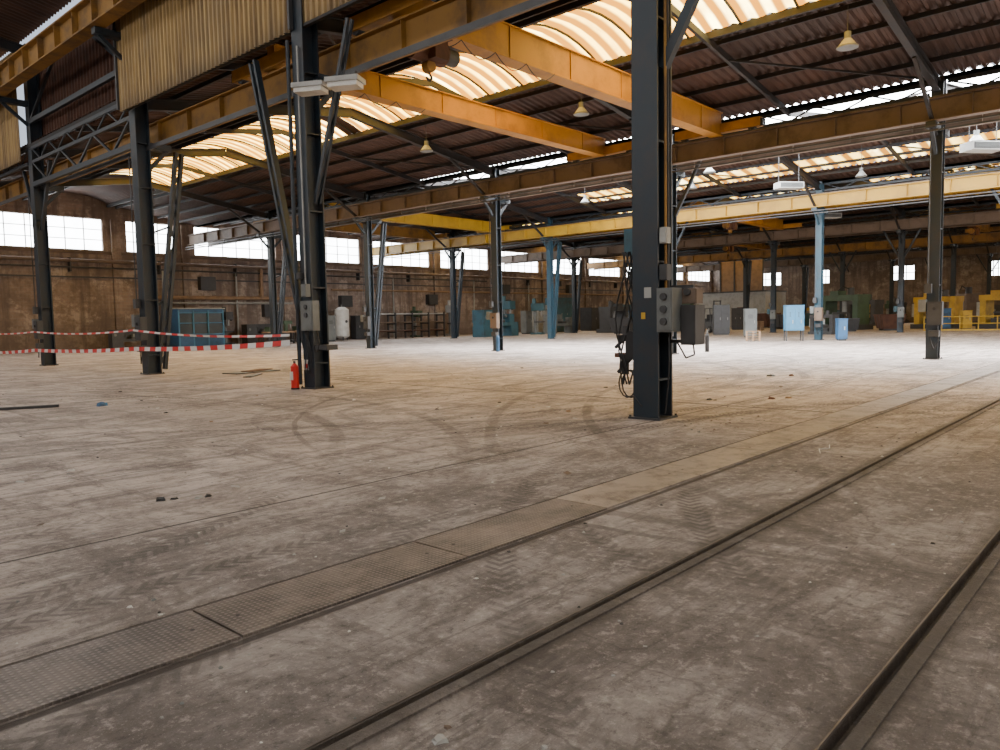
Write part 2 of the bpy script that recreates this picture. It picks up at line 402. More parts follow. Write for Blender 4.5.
deck(28.0, 28.15); deck(28.15, 35.6, 31, Y1); deck(35.6, 36.5); deck(36.5, 41.3); deck(43.2, 45.0)
deck(28.15, 35.6, -24, -20)
deck(41.3, 43.2, 30, Y1)
for a, b in zip(EDGES[2:-1], EDGES[3:]):
    mid = (a+b)/2; deck(a, mid-1.3); deck(mid+1.3, b)
corr(D, X0, 13.2, 1.2, 14.6, Y0, Y1, 'deck'); corr(D, 3.2, 14.6, 10.8, 13.2, Y0, Y1, 'deck')
D.obj('ceiling')
g = MB()
for ya, yb in segs1: arc(g, 17.0, 21.7, rz(17.0), .55, ya, yb, 'sky_warm')
g.obj('skylight')
g = MB(); corr(g, 28.15, rz(28.15), 35.6, rz(35.6), -20, 31, 'sky_white'); g.obj('skylight')
g = MB(); corr(g, 41.3, rz(41.3), 43.2, rz(43.2), -20, 30, 'sky_warm2'); g.obj('skylight')
for a, b in zip(EDGES[2:-1], EDGES[3:]):
    mid = (a+b)/2; g = MB(); arc(g, mid-1.3, mid+1.3, rz(mid-1.3), .3, Y0, Y1, 'sky_warm2', .9); g.obj('skylight')
g = MB(); arc(g, 1.2, 3.2, 14.6, .25, Y0, Y1, 'sky_hi'); g.obj('skylight')  # unseen ridge strip, added to fill the camera bay with light

g = MB()
for a, b in zip(EDGES[:-1], EDGES[1:]):
    nP = 12
    for j in range(nP+1):
        x = a+(b-a)*j/nP
        if 17.3 < x < 21.3: continue
        if 28.2 < x < 35.5:
            g.beam((x, 31, rz(x)-.12), (x, Y1-.05, rz(x)-.12), .07, .14, 'roofsteel'); continue
        g.beam((x, Y0+.05, rz(x)-.13), (x, Y1-.05, rz(x)-.13), .07, .14, 'roofsteel')
for x in (-6, -3.6, -1.2, 1.2, 3.2, 5.8, 8.4):
    z = 13.2+1.4*((x+6.4)/7.6) if x < 2 else 13.2+1.4*((10.8-x)/7.6)
    g.beam((x, Y0+.05, z-.14), (x, Y1-.05, z-.14), .08, .18, 'roofsteel')
y = -21.5
while y < 47:
    pts = []
    for j in range(9):
        u = j/8; pts.append((17.0+4.7*u, y, rz(17.0)-.09+.55*4*u*(1-u)))
    for p, q in zip(pts[:-1], pts[1:]): g.beam(p, q, .05, .06, 'roofsteel')
    y += 1.65
g.beam((17.0, Y0+.05, rz(17)-.15), (17.0, Y1-.05, rz(17)-.15), .12, .2, 'roofsteel'); g.beam((21.7, Y0+.05, rz(21.7)-.15), (21.7, Y1-.05, rz(21.7)-.15), .12, .2, 'roofsteel')
g.obj('roof_purlins')
YF = [-14.2, -4, 6.1, 15.7, 25.3, 35.3, 45.6]
fr = MB()
for y in YF:
    for a, b in zip(EDGES[:-1], EDGES[1:]):
        mid = (a+b)/2
        fr.ibeam((a, y, EAVE-.42), (mid, y, RIDGE-.42), .2, .36, 'roofsteel')
        fr.ibeam((mid, y, RIDGE-.42), (b, y, EAVE-.42), .2, .36, 'roofsteel')
        fr.beam((a+.2, y, 7.2), (a+3.0, y, rz(a+3)-.6), .1, .12, 'roofsteel')
        fr.beam((b-.2, y, 7.2), (b-3.0, y, rz(b-3)-.6), .1, .12, 'roofsteel')
    fr.ibeam((X0+.1, y, 12.8), (2.2, y, 14.2), .2, .4, 'roofsteel'); fr.ibeam((2.2, y, 14.2), (10.8, y, 12.75), .2, .4, 'roofsteel')
for y0_, y1_ in zip(YF[:-1], YF[1:]):
    ym = (y0_+y1_)/2
    for a, b in zip(EDGES[:4], EDGES[1:5]):
        mid = (a+b)/2
        fr.beam((a, ym, EAVE-.3), (mid, ym, RIDGE-.3), .1, .2, 'roofsteel'); fr.beam((mid, ym, RIDGE-.3), (b, ym, EAVE-.3), .1, .2, 'roofsteel')
        fr.beam((a+.5, y0_, rz(a+.5)-.35), (a+5, ym, rz(a+5)-.35), .06, .06, 'roofsteel')
        fr.beam((b-.5, y0_, rz(b-.5)-.35), (b-5, ym, rz(b-5)-.35), .06, .06, 'roofsteel')
fr.obj('roof_rafters')

# ------------------------------------------------------------------ cladding on the step between high and low bay
g = MB()
def vclad(g, x, ya, yb, z0, z1, mat, per=.22, amp=.03):
    pr = []; y = ya
    while y < yb:
        for f, s_ in ((0, -1), (.35, -1), (.5, 1), (.85, 1)):
            if y+f*per <= yb: pr.append((y+f*per, s_*amp))
        y += per
    pr.append((yb, -amp)); n = len(pr)
    g.add([(x+o, y, z0) for y, o in pr]+[(x+o, y, z1) for y, o in pr], [(i, i+1, n+i+1, n+i) for i in range(n-1)], mat)
XP = 10.45
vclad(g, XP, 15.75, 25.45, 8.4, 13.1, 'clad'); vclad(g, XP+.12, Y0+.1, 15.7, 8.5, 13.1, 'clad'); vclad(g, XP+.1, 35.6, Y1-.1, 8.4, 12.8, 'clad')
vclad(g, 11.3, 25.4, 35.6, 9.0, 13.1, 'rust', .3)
g.box((XP-.05, 15.72, 10.7), (.1, .08, 4.6), 'dkgrey'); g.box((XP-.05, 25.47, 10.75), (.1, .08, 4.6), 'dkgrey')
g.beam((XP+.12, Y0+.1, 8.45), (XP+.12, 25.4, 8.45), .10, .06, 'roofsteel')
g.obj('corrugated_cladding')

# ------------------------------------------------------------------ runways
def runway(x, z, mat, h=.7, w=.34):
    g = MB(); g.ibeam((x, Y0+.1, z), (x, Y1-.5, z), w, h, mat, .035, .02)
    y = Y0+1
    while y < Y1-1:
        g.box((x, y, z), (w*.85, .02, h-.08), mat); y += 2.0
    g.bb(x-.04, x+.04, Y0+.1, Y1-.5, z+h/2, z+h/2+.07, 'railtop')
    return g.obj('crane_runway_beam')
runway(11.55, 7.85, 'ochre')
for k, X_ in enumerate(ROWS[1:]):
    mt = ['tan', 'yellow', 'tan', 'ochre', 'tan'][k]
    runway(X_-.75, 7.85, mt); runway(X_+.75, 7.85, mt)
g = MB(); g.ibeam((9.75, Y0+.1, 11.2), (9.75, Y1-.3, 11.2), .45, .85, 'ochre', .05, .03)
y = -23
while y < 55: g.box((9.75, y, 11.2), (.4, .03, .76), 'ochre'); y += 1.6
g.obj('crane_runway_beam')
g = MB()
g.beam((11.1, Y0+.2, 7.3), (11.1, Y1-.6, 7.3), .06, .14, 'dkgrey')
for y in range(-22, 55, 4): g.beam((11.1, y, 7.3), (11.4, y, 7.5), .04, .06, 'dkgrey')
for X_ in (26.9, 44.0):
    for zz in (7.3, 7.15): g.beam((X_, Y0+.2, zz), (X_, Y1-.6, zz), .04, .05, 'dkgrey')
g.obj('conductor_rail')
g = MB()
for X_ in ROWS:
    za, zb = 8.5, 8.85
    if X_ == 10.8: za, zb = 8.3, 8.85
    spans = list(zip(YF[:-1], YF[1:])) if X_ != 10.8 else [(25.3, 35.3), (35.3, 45.6)]
    for a, b in spans:
        a += .25; b -= .25
        g.beam((X_, a, za), (X_, b, za), .1, .12, 'steel'); g.beam((X_, a, zb), (X_, b, zb), .1, .12, 'steel')
        n = 10
        for j in range(n):
            p = a+(b-a)*j/n; q = a+(b-a)*(j+1)/n
            g.beam((X_, p, za if j % 2 else zb), (X_, q, zb if j % 2 else za), .05, .05, 'steel')
for a, b in ((25.55, 35.05),):
    for zz in (7.4, 9.9): g.beam((10.8, a, zz), (10.8, b, zz), .14, .18, 'steel')
    n = 6
    for j in range(n):
        p = a+(b-a)*j/n; q = a+(b-a)*(j+1)/n
        g.beam((10.8, p, 7.4 if j % 2 else 8.3), (10.8, q, 8.3 if j % 2 else 7.4), .07, .07, 'steel')
    g.beam((10.8, a, 9.9), (10.8, (a+b)/2, 12.8), .1, .1, 'steel'); g.beam((10.8, b, 9.9), (10.8, (a+b)/2, 12.8), .1, .1, 'steel')
g.obj('lattice_girder')

# ------------------------------------------------------------------ columns
def column_mesh(H, mat='steel', w=.42, strut=None):
    g = MB()
    g.bb(-w/2, -w/2+.035, -w/2, w/2, 0.03, H, mat); g.bb(w/2-.035, w/2, -w/2, w/2, .03, H, mat)
    g.bb(-w/2+.035, w/2-.035, -.02, .02, .03, H, mat)
    for z in (.6, 2.4, 4.2, 6.0, 7.4): g.bb(-w/2+.035, w/2-.035, -w/2+.02, w/2-.02, z, z+.03, mat)
    g.bb(-w/2-.06, w/2+.06, -w/2-.06, w/2+.06, 0, .03, 'dkgrey')
    for sx in (-1, 1):
        for sy in (-1, 1): g.cyl((sx*(w/2+.035), sy*(w/2+.035), .03), (sx*(w/2+.035), sy*(w/2+.035), .06), .02, 'dkgrey', 6)
    for s_ in ((1,) if H > 11 else (-1, 1)):
        g.bb(min(s_*.2, s_*.95), max(s_*.2, s_*.95), -.14, .14, 7.28, 7.48, mat)
        g.beam((s_*.2, 0, 6.6), (s_*.85, 0, 7.3), .1, .12, mat)
    if H > 11:
        g.bb(-1.25, -.2, -.14, .14, 10.55, 10.75, mat); g.beam((-.2, 0, 9.8), (-1.1, 0, 10.55), .1, .12, mat)
    if strut == 'x':
        g.lattice((w/2+.10, 0, .15), (1.25, 0, 7.3), .2, mat, (0, 1, 0), .1)
        for z in (2.2, 4.6): g.beam((w/2, 0, z), (w/2+.1+z/7.3*.8, 0, z+.25), .06, .06, mat)
    if strut == 'y':
        g.lattice((0, w/2+.1, 1.0), (-.05, 2.2, 8.2), .2, mat, None, .08); g.lattice((0, -w/2-.05, 4.4), (-.05, -1.8, 8.2), .12, mat, None, .05)
    if strut == 'k':
        g.beam((0, -.2, 5.6), (0, -1.6, 8.2), .12, .12, mat); g.beam((0, .2, 5.6), (0, 1.6, 8.2), .12, .12, mat)
    if strut == 'k1': g.beam((0, -.2, 5.3), (0, -1.7, 7.9), .12, .14, mat)
    return g
P1 = [(10.4, 6.15, 'k1'), (10.7, 15.6, 'y'), (10.9, 25.2, 'x'), (11.0, 35.3, 'k')]
for x, y, s_ in P1: column_mesh(13.0, 'steel', .44, s_).obj('steel_column', (x, y, 0))
for y in (-14.2, -4, 45.6): column_mesh(13.0, 'steel', .44, None).obj('steel_column', (10.7, y, 0))
protos = {}
for ri, X_ in enumerate(ROWS[1:]):
    for yi, y in enumerate(YF):
        st = 'x' if y > 34 else ('k' if (ri+yi) % 2 else None)
        mt = 'steel2' if (X_ == 45.0 and y in (15.7, 35.3)) else 'steel'
        if ri == 0 and y in (25.3, 6.1): st = None
        key = (st, mt)
        if key not in protos:
            protos[key] = column_mesh(9.0, mt, .36, st).obj('steel_column', (X_, y, 0))
        else: inst(protos[key], 'steel_column', (X_, y, 0))

# ------------------------------------------------------------------ overhead cranes
def crane(y, xa, xb, mat, z=8.66, h=.72, hoist=None):
    g = MB()
    g.bb(xa, xb, -.17, .17, z-h/2, z+h/2, mat)
    g.bb(xa, xb, -.24, .24, z-h/2-.03, z-h/2, mat); g.bb(xa, xb, -.24, .24, z+h/2, z+h/2+.03, mat)
    x = xa+1
    while x < xb: g.bb(x-.015, x+.015, -.2, .2, z-h/2, z+h/2, mat); x += 2.6
    for xe in (xa-.05, xb+.05):
        g.bb(xe-.16, xe+.16, -1.7, 1.7, 8.36, 8.68, mat)
        for yy in (-1.35, 1.35): g.cyl((xe-.1, yy, 8.42), (xe+.1, yy, 8.42), .15, 'dkgrey', 14)
        g.bb(xe-.12, xe+.12, -1.8, -1.7, 8.38, 8.6, 'black'); g.bb(xe-.12, xe+.12, 1.7, 1.8, 8.38, 8.6, 'black')
    x = xa+.5; zt = z-h/2-.05
    while x < xb-1.5 and x < xa+5:
        pts = [(x+1.2*u/6, -.3, zt-.3*math.sin(math.pi*u/6)) for u in range(7)]; g.tube(pts, .012, 'black', 5); x += 1.2
    if hoist is not None:
        hx = hoist; zz = z-h/2
        g.bb(hx-.5, hx+.5, -.3, .3, zz-.14, zz-.03, 'rust')
        g.cyl((hx-.55, 0, zz-.42), (hx+.45, 0, zz-.42), .28, 'rust', 16); g.cyl((hx+.45, 0, zz-.42), (hx+.85, 0, zz-.42), .2, 'dkgrey', 14)
        g.cyl((hx-.85, 0, zz-.42), (hx-.55, 0, zz-.42), .22, 'ochre', 14); g.bb(hx-.2, hx+.2, -.45, -.2, zz-.7, zz-.2, 'rust')
        g.cyl((hx, -.1, zz-.78), (hx, .1, zz-.78), .14, 'ochre', 14)
        g.tube([(hx, 0, zz-.85), (hx+.02, 0, zz-.95), (hx+.09, 0, zz-1.02), (hx+.02, 0, zz-1.1), (hx-.09, 0, zz-1.04)], .03, 'dkgrey', 6)
    return g.obj('overhead_crane', (0, y, 0))
crane(13.3, 11.6, 27.2, 'orange', hoist=12.5, h=.8)
crane(18.5, 11.6, 27.2, 'orange', h=.65)
crane(40.2, 28.8, 44.2, 'yellow'); crane(24.4, 45.8, 61.2, 'orange', hoist=52); crane(8, 45.8, 61.2, 'yellow'); crane(33, 62.8, 78.2, 'ochre', hoist=70)
crane(47, 28.8, 44.2, 'ochre'); crane(13, 62.8, 78.2, 'ochre', hoist=72)

# ------------------------------------------------------------------ lamps & heaters
def highbay(x, y, z):
    g = MB(); top = rz(x)-z-.2
    g.cyl((0, 0, .35), (0, 0, top), .012, 'dkgrey', 6); g.cyl((0, 0, .2), (0, 0, .4), .09, 'grey', 14)
    g.cyl((0, 0, 0), (0, 0, .22), .27, 'ltgrey', 20, .1); g.cyl((0, 0, -.02), (0, 0, .02), .275, 'grey', 20)
    g.obj('high_bay_lamp', (x, y, z))
for p in ((22.0, 7.0, 8.7), (33.4, 16.7, 8.2), (31.2, 5.6, 7.4), (36.5, 26, 8.2), (52, 18, 8.2), (22.3, 24, 8.7), (40, 12, 8.2), (54, 30, 8.2), (38, 20, 8.4), (22.3, 16, 8.7), (52, 24, 8.3)): highbay(*p)
def heater(x, y, z, r=0):
    g = MB(); g.bb(-.6, .6, -.3, .3, 0, .28, 'ltgrey'); g.bb(-.55, .55, -.31, -.3, .04, .24, 'dkgrey')
    for k in range(5): g.bb(-.52, .52, -.33, -.31, .06+k*.04, .07+k*.04, 'grey')
    for s_ in (-.5, .5): g.cyl((s_, 0, .28), (s_, 0, rz(x)-z-.3), .015, 'dkgrey', 6)
    g.cyl((.6, 0, .14), (.75, 0, .14), .08, 'grey', 10); g.obj('unit_heater', (x, y, z), r)
heater(30.0, 5.2, 6.85, -.7); heater(36, 14, 7.4, -.7); heater(47.5, 16, 7.2, -.7); heater(47.5, 27, 7.2, -.7)
g = MB()
g.beam((10.45, 15.2, 6.95), (10.3, 13.2, 6.85), .05, .05, 'dkgrey')
for yy, zz in ((14.7, 6.85), (13.45, 6.7)):
    g.box((10.2, yy, zz), (.45, .75, .10), 'ltgrey', .5); g.box((10.2, yy, zz-.1), (.38, .66, .1), 'white', .5); g.beam((10.35, yy, zz), (10.38, yy, zz+.2), .03, .03, 'dkgrey')
g.obj('flood_lamp')

# ------------------------------------------------------------------ column fittings
def ebox(g, c, d, mat, face='-x', dials=0):
    g.box(c, d, mat); x, y, z = c
    g.box((x-d[0]/2-.008, y, z), (.016, d[1]*.88, d[2]*.9), mat)
    for k in range(dials): g.cyl((x-d[0]/2-.016, y, z+d[2]*(.3-.28*k)), (x-d[0]/2-.05, y, z+d[2]*(.3-.28*k)), .055, 'dkgrey', 14)
ax, ay = 10.4, 6.15
g = MB()
ebox(g, (ax-.12, ay-.36, 1.68), (.3, .26, .66), 'grey', '-x', 3); ebox(g, (ax+.12, ay-.62, 1.45), (.30, .24, .6), 'dkgrey', '-x', 0)
ebox(g, (ax+.15, ay-.58, 1.88), (.2, .28, .22), 'tan', '-x', 1)
g.box((ax+.1, ay-.45, 1.2), (.05, .4, .05), 'dkgrey'); g.box((ax+.1, ay-.45, 2.03), (.05, .4, .05), 'dkgrey')
ebox(g, (ax-.12, ay-.29, 2.25), (.12, .13, .24), 'dkgrey'); ebox(g, (ax-.12, ay-.29, 2.8), (.12, .12, .24), 'ltgrey')
g.tube([(ax-.05, ay-.26, 1.98), (ax-.05, ay-.26, 7.2)], .022, 'ochre', 8); g.tube([(ax+.03, ay-.26, 1.98), (ax+.03, ay-.26, 7.2)], .018, 'dkgrey', 8)
g.tube([(ax+.1, ay-.64, 1.15), (ax+.1, ay-.66, 1.0), (ax+.06, ay-.54, .95), (ax, ay-.42, 1.2)], .014, 'black', 6)
g.tube([(ax-.1, ay-.34, 1.35), (ax-.12, ay-.36, .9), (ax-.1, ay-.32, .5), (ax-.1, ay-.27, .1)], .016, 'black', 6)
g.box((ax-.225, ay-.05, 1.95), (.008, .12, .16), 'ltgrey'); g.box((ax-.225, ay+.03, 1.6), (.008, .07, .1), 'yellowm')
g.obj('electrical_control_box')
g = MB()
ebox(g, (ax, ay+.34, 2.75), (.22, .2, .42), 'teal'); ebox(g, (ax, ay+.32, 2.2), (.12, .12, .2), 'black')
g.box((ax-.05, ay+.32, 1.15), (.18, .18, .42), 'black'); g.box((ax-.08, ay+.4, .95), (.1, .22, .08), 'black'); g.box((ax-.08, ay+.45, .8), (.06, .1, .25), 'black')
g.box((ax-.05, ay+.45, 1.25), (.08, .2, .1), 'black'); g.beam((ax-.05, ay+.3, 1.0), (ax-.05, ay+.6, .7), .05, .05, 'black')
g.box((ax-.05, ay+.5, .98), (.12, .26, .07), 'rust', .3); g.beam((ax-.1, ay+.32, 1.35), (ax-.1, ay+.62, 1.1), .04, .04, 'black')
g.cyl((ax-.1, ay+.42, 1.3), (ax-.1, ay+.42, 1.45), .06, 'dkgrey', 10)
for q in range(6):
    pts = [(ax-.12-.02*(q % 2), ay+.26+.04*q+.13*math.sin(u*.7+q), 2.6-u*.26) for u in range(9)]; g.tube(pts, .014, 'black', 5)
for q in range(2):
    g.tube([(ax-.02, ay+.25+.03*q+.012*math.sin(u*1.3), 2.9+u*.4) for u in range(11)], .016, 'black', 5)
for q in range(2):
    pts = [(ax-.1, ay+.34+.06*q+.16*math.sin(a), .75-.22*(1-math.cos(a))) for a in [k*math.pi/6 for k in range(13)]]; g.tube(pts, .012, 'black', 5)
pts = [(ax-.24, ay+.2-.03*k, .35-.03*k) for k in range(6)]; g.tube(pts, .014, 'black', 5)
g.obj('hanging_cable_pendant')
bx, by = 10.7, 15.6
g = MB()
ebox(g, (bx-.33, by-.28, 1.75), (.18, .5, .7), 'grey', '-x', 2); ebox(g, (bx-.30, by-.1, 2.35), (.12, .2, .3), 'grey')
ebox(g, (bx-.30, by+.1, 2.7), (.12, .12, .16), 'dkgrey'); g.tube([(bx-.28, by+.3, .1), (bx-.28, by+.3, 8.2)], .05, 'steel', 8)
g.tube([(bx-.26, by-.05, 2.5), (bx-.26, by-.05, 8)], .02, 'ltgrey', 6); g.bb(bx-.26, bx-.23, by-.08, by+.18, 1.4, 2.0, 'dkgrey')
g.box((bx-.05, by-.48, 1.0), (.3, .5, .12), 'dkgrey'); g.tube([(bx-.24, by-.4, 1.4), (bx-.25, by-.5, 1.1), (bx-.24, by-.4, .9)], .015, 'black', 5)
for q in range(3): g.tube([(bx-.26, by-.12+.08*q+.05*math.sin(u+q), 1.5-u*.16) for u in range(8)], .014, 'black', 5)
g.obj('electrical_control_box')
g = MB()
g.cyl((0, 0, .04), (0, 0, .55), .095, 'red', 18); g.cyl((0, 0, .55), (0, 0, .62), .095, 'red', 18, .035); g.cyl((0, 0, .62), (0, 0, .68), .03, 'dkgrey', 10)
g.cyl((0, 0, 0), (0, 0, .04), .1, 'black', 18); g.box((.03, 0, .71), (.16, .03, .03), 'black'); g.box((-.093, 0, .33), (.012, .12, .2), 'white')
g.tube([(.03, .03, .64), (.09, .1, .55), (.1, .11, .3), (.09, .1, .15)], .014, 'black', 6)
g.obj('fire_extinguisher', (bx-.48, by+.22, 0.0))
g = MB(); g.bb(bx-.236, bx-.226, by+.0, by+.18, .45, .7, 'white'); g.bb(bx-.240, bx-.236, by+.03, by+.15, .5, .6, 'red'); g.obj('warning_sign')
for x, y in ((10.9, 25.2), (11.0, 35.3), (28, 25.3), (28, 6.1), (28, 15.7), (28, 35.3), (45, 15.7), (45, 25.3), (62, 15.7), (62, 25.3)):
    g = MB(); m1, m2 = random.choice((('grey', 'teal'), ('dkgrey', 'grey'), ('tan', 'grey')))
    g.box((0, -.12, 1.5), (.22, .42, .75), m1); g.box((-.118, -.12, 1.5), (.015, .36, .66), m1); g.cyl((-.12, -.12, 1.65), (-.16, -.12, 1.65), .05, 'black', 10)
    g.box((0, .25, 1.75), (.18, .22, .4), m2); g.box((0, .1, 2.3), (.16, .2, .3), 'dkgrey'); g.tube([(0, .1, 2.4), (0, .1, 7)], .02, 'dkgrey', 5)
    g.box((0, -.1, .85), (.2, .3, .2), 'dkgrey'); g.tube([(-.05, -.2, 1.1), (-.08, -.25, .6), (-.05, -.1, .35), (0, .05, .8)], .016, 'black', 5)
    g.obj('electrical_control_box', (x-.34, y, 0))

# ------------------------------------------------------------------ barrier tape
MAT['tr'] = painted('tape_red', (.6, .025, .025), (.5, .02, .02), .3, .4); MAT['tw'] = painted('tape_white', (.7, .69, .67), (.5, .5, .5), .3, .4)
def tape(pts, sag=.12, w=.13):
    g = MB(); L = 0
    for a, b in zip(pts[:-1], pts[1:]):
        a, b = Vector(a), Vector(b); n = max(4, int((b-a).length/.4)); prev = None
        for j in range(n+1):
            u = j/n; p = a.lerp(b, u)-Vector((0, 0, sag*4*u*(1-u)))
            if prev is not None:
                mt = 'tr' if (L % 2) else 'tw'; L += 1
                g.add([prev+Vector((0, 0, -w/2)), p+Vector((0, 0, -w/2)), p+Vector((.02*math.sin(j*.4), 0, w/2)), prev+Vector((.02*math.sin(j*.4-.4), 0, w/2))], [(0, 1, 2, 3)], mt)
            prev = p
    g.obj('barrier_tape')
tape([(10.4, 44.0, .45), (10.50, 35.3, .66), (10.35, 25.2, .85), (10.2, 15.95, 1.12)], .06, .13)
tape([(10.4, 44.0, 1.45), (10.50, 35.3, 1.42), (10.35, 25.2, 1.45), (10.2, 15.95, 1.30)], .10, .06)

# ------------------------------------------------------------------ machines along the walls
g = MB()
g.bb(-1.7, 1.7, -1.1, 1.1, 0, .9, 'blue'); g.bb(-1.7, 1.7, -1.1, 1.1, 2.45, 2.7, 'blue'); g.bb(-1.6, 1.6, -1.0, 1.0, .9, 2.45, 'glassd')
for x in (-1.66, -.6, .5, 1.66): g.bb(x-.05, x+.05, -1.12, -1.02, .0, 2.6, 'ltblue')
for z in (.9, 1.7, 2.42): g.bb(-1.7, 1.7, -1.13, -1.03, z-.03, z+.03, 'ltblue')
g.bb(-1.72, -1.62, -1.1, 1.1, .9, 2.45, 'blue'); g.bb(-1.8, 1.8, -1.2, 1.2, 2.7, 2.76, 'ltgrey'); g.obj('foreman_cabin', (26.4, 53.6, 0))
def lathe(x, y, r=0, mat='teal', s=1.0):
    g = MB()
    g.bb(-2.2, -1.2, -.5, .5, 0, .75, mat); g.bb(1.2, 2.1, -.45, .45, 0, .75, mat); g.bb(-2.2, 2.1, -.45, .45, .75, 1.0, mat)
    g.bb(-2.2, -1.1, -.5, .5, 1.0, 1.9, mat); g.cyl((-1.1, 0, 1.45), (-.85, 0, 1.45), .3, 'dkgrey', 20)
    g.bb(-.4, .3, -.55, .5, 1.0, 1.2, 'dkgrey'); g.bb(-.2, .1, -.3, .2, 1.2, 1.45, 'grey'); g.bb(1.2, 1.8, -.3, .3, 1.0, 1.6, mat)
    g.cyl((1.0, 0, 1.45), (1.2, 0, 1.45), .1, 'grey', 12); g.cyl((1.8, 0, 1.45), (1.9, 0, 1.45), .2, 'grey', 14); g.cyl((-1.9, -.5, 1.4), (-1.9, -.56, 1.4), .12, 'grey', 12)
    g.bb(-1.0, 1.0, .5, .55, 1.0, 1.9, mat)
    o = g.obj('lathe', (x, y, 0), r); o.scale = (s, s, s); return o
LT = lathe(51.0, 46.2, .1, 'teal', 1.25); lathe(61.5, 47, 0, 'grey', 1.0); LD = lathe(32.2, 53.8, 0, 'dkgrey', .8); lathe(22.0, 53.5, 0, 'dkgrey', .7)
def cabinet(name, x, y, w, d, h, mat, doors=2, r=0, legs=.1):
    g = MB(); g.bb(-w/2, w/2, -d/2, d/2, legs, h, mat)
    if legs > .2:
        for sx in (-1, 1):
            for sy in (-1, 1): g.box((sx*(w/2-.05), sy*(d/2-.05), legs/2), (.06, .06, legs), 'dkgrey')
    else: g.bb(-w/2+.05, w/2-.05, -d/2+.05, d/2-.05, 0, legs, 'dkgrey')
    for k in range(doors):
        a = -w/2+.04+k*(w-.08)/doors; b = a+(w-.08)/doors-.03
        g.bb(a, b, -d/2-.03, -d/2, legs+.06, h-.06, mat); g.bb(b-.12, b-.08, -d/2-.06, -d/2-.03, h*.5, h*.5+.2, 'ltgrey')
        for j in range(4): g.bb(a+.15, b-.2, -d/2-.04, -d/2-.03, h-.4-j*.07, h-.37-j*.07, 'dkgrey')
    g.bb(-w/2-.02, w/2+.02, -d/2-.03, d/2+.02, h, h+.04, mat)
    return g.obj(name, (x, y, 0), r)
cabinet('switchgear_cabinet', 63.5, 51.2, 1.9, 1.0, 2.9, 'ltgrey', 2); cabinet('switchgear_cabinet', 66.8, 51.2, 3.0, 1.6, 3.7, 'teal', 3)
cabinet('switchgear_cabinet', 73.5, 51, 4.0, 1.6, 2.6, 'dkgrey', 4); cabinet('switchgear_cabinet', 81, 52, 4.5, 1.4, 3.0, 'teal', 5)
cabinet('switchgear_cabinet', 91, 53, 4, 1.4, 2.8, 'blue', 4); cabinet('switchgear_cabinet', 69.9, 54, 1.6, 1.0, 2.9, 'grey', 2); cabinet('switchgear_cabinet', 77, 49, 1.5, 1.2, 2.3, 'blue', 1)
g = MB(); g.cyl((0, 0, .35), (0, 0, 2.6), .62, 'white', 24); g.cyl((0, 0, 2.6), (0, 0, 2.85), .62, 'white', 24, .25); g.cyl((0, 0, .15), (0, 0, .35), .3, 'white', 24, .62)
for a in (0, 2.1, 4.2): g.cyl((.5*math.cos(a), .5*math.sin(a), 0), (.5*math.cos(a), .5*math.sin(a), .5), .05, 'dkgrey', 8)
g.cyl((0, 0, 2.85), (0, 0, 3.05), .06, 'grey', 8); g.cyl((0, -.62, 1.6), (0, -.66, 1.6), .12, 'dkgrey', 12); g.obj('pressure_tank', (39.6, 53.8, 0))
g = MB()
for x in (-4, -2, 0, 2, 4):
    for y in (-.5, .5): g.bb(x-.06, x+.06, y-.06, y+.06, 0, 2.3, 'dkgrey')
    for z in (.5, 1.25, 2.0): g.bb(x-.06, x+.06, -.6, .6, z, z+.1, 'dkgrey')
for z in (.6, 1.35, 2.1):
    for k in range(6): g.cyl((-4.4+random.random()*.5, -.42+.16*k, z+.08), (4.1+random.random()*.5, -.42+.16*k, z+.08), .06, random.choice(('rust', 'ltgrey', 'ltgrey', 'tan')), 8)
g.obj('pipe_rack', (46.3, 52.8, 0))
g = MB(); g.bb(-1.4, 1.4, -.45, .45, .85, .95, 'wood')
for x in (-1.3, 1.3):
    for y in (-.38, .38): g.bb(x-.05, x+.05, y-.05, y+.05, 0, .85, 'dkgrey')
g.bb(-1.2, -.5, -.3, .3, .95, 1.3, 'green'); g.bb(.3, .5, -.1, .1, .95, 1.7, 'green'); g.bb(.2, .9, -.12, .12, 1.5, 1.75, 'green'); g.cyl((.8, 0, 1.2), (.8, 0, 1.5), .04, 'ltgrey', 8)
g.bb(-1.3, 1.3, -.4, .4, .25, .3, 'dkgrey'); WB = g.obj('workbench', (31.6, 50.5, 0)); inst(WB, 'workbench', (71.5, 44, 0)); inst(WB, 'workbench', (36.2, 54, 0))
def drill(x, y, mat='green', s=1):
    g = MB(); g.bb(-.4, .4, -.5, .5, 0, .15, mat); g.cyl((0, .2, .15), (0, .2, 2.4), .14, 'grey', 14); g.bb(-.35, .35, -.5, .2, .95, 1.05, 'dkgrey')
    g.bb(-.3, .3, -.6, .45, 1.9, 2.5, mat); g.cyl((0, -.35, 1.45), (0, -.35, 1.9), .07, 'ltgrey', 10); g.cyl((.3, -.2, 2.0), (.36, -.2, 2.0), .18, 'dkgrey', 14)
    g.cyl((0, .25, 2.5), (0, .25, 2.9), .16, mat, 12); o = g.obj('pillar_drill', (x, y, 0)); o.scale = (s, s, s); return o
DT = drill(55.0, 48.5, 'teal', 1.3); DG = drill(49.0, 54.8, 'green', 1.0); drill(84, 45, 'green', 1.3); DD = drill(58.3, 52, 'dkgrey', 1.4); drill(53, 54, 'ltgrey', 1.2); drill(86.5, 51, 'grey', 1.3)
inst(DG, 'pillar_drill', (34.6, 51.6, 0), 0, 1.0); inst(DD, 'pillar_drill', (29.4, 54.6, 0), 0, 1.0); inst(DT, 'pillar_drill', (57.2, 46.5, 0), .4, 1.2)
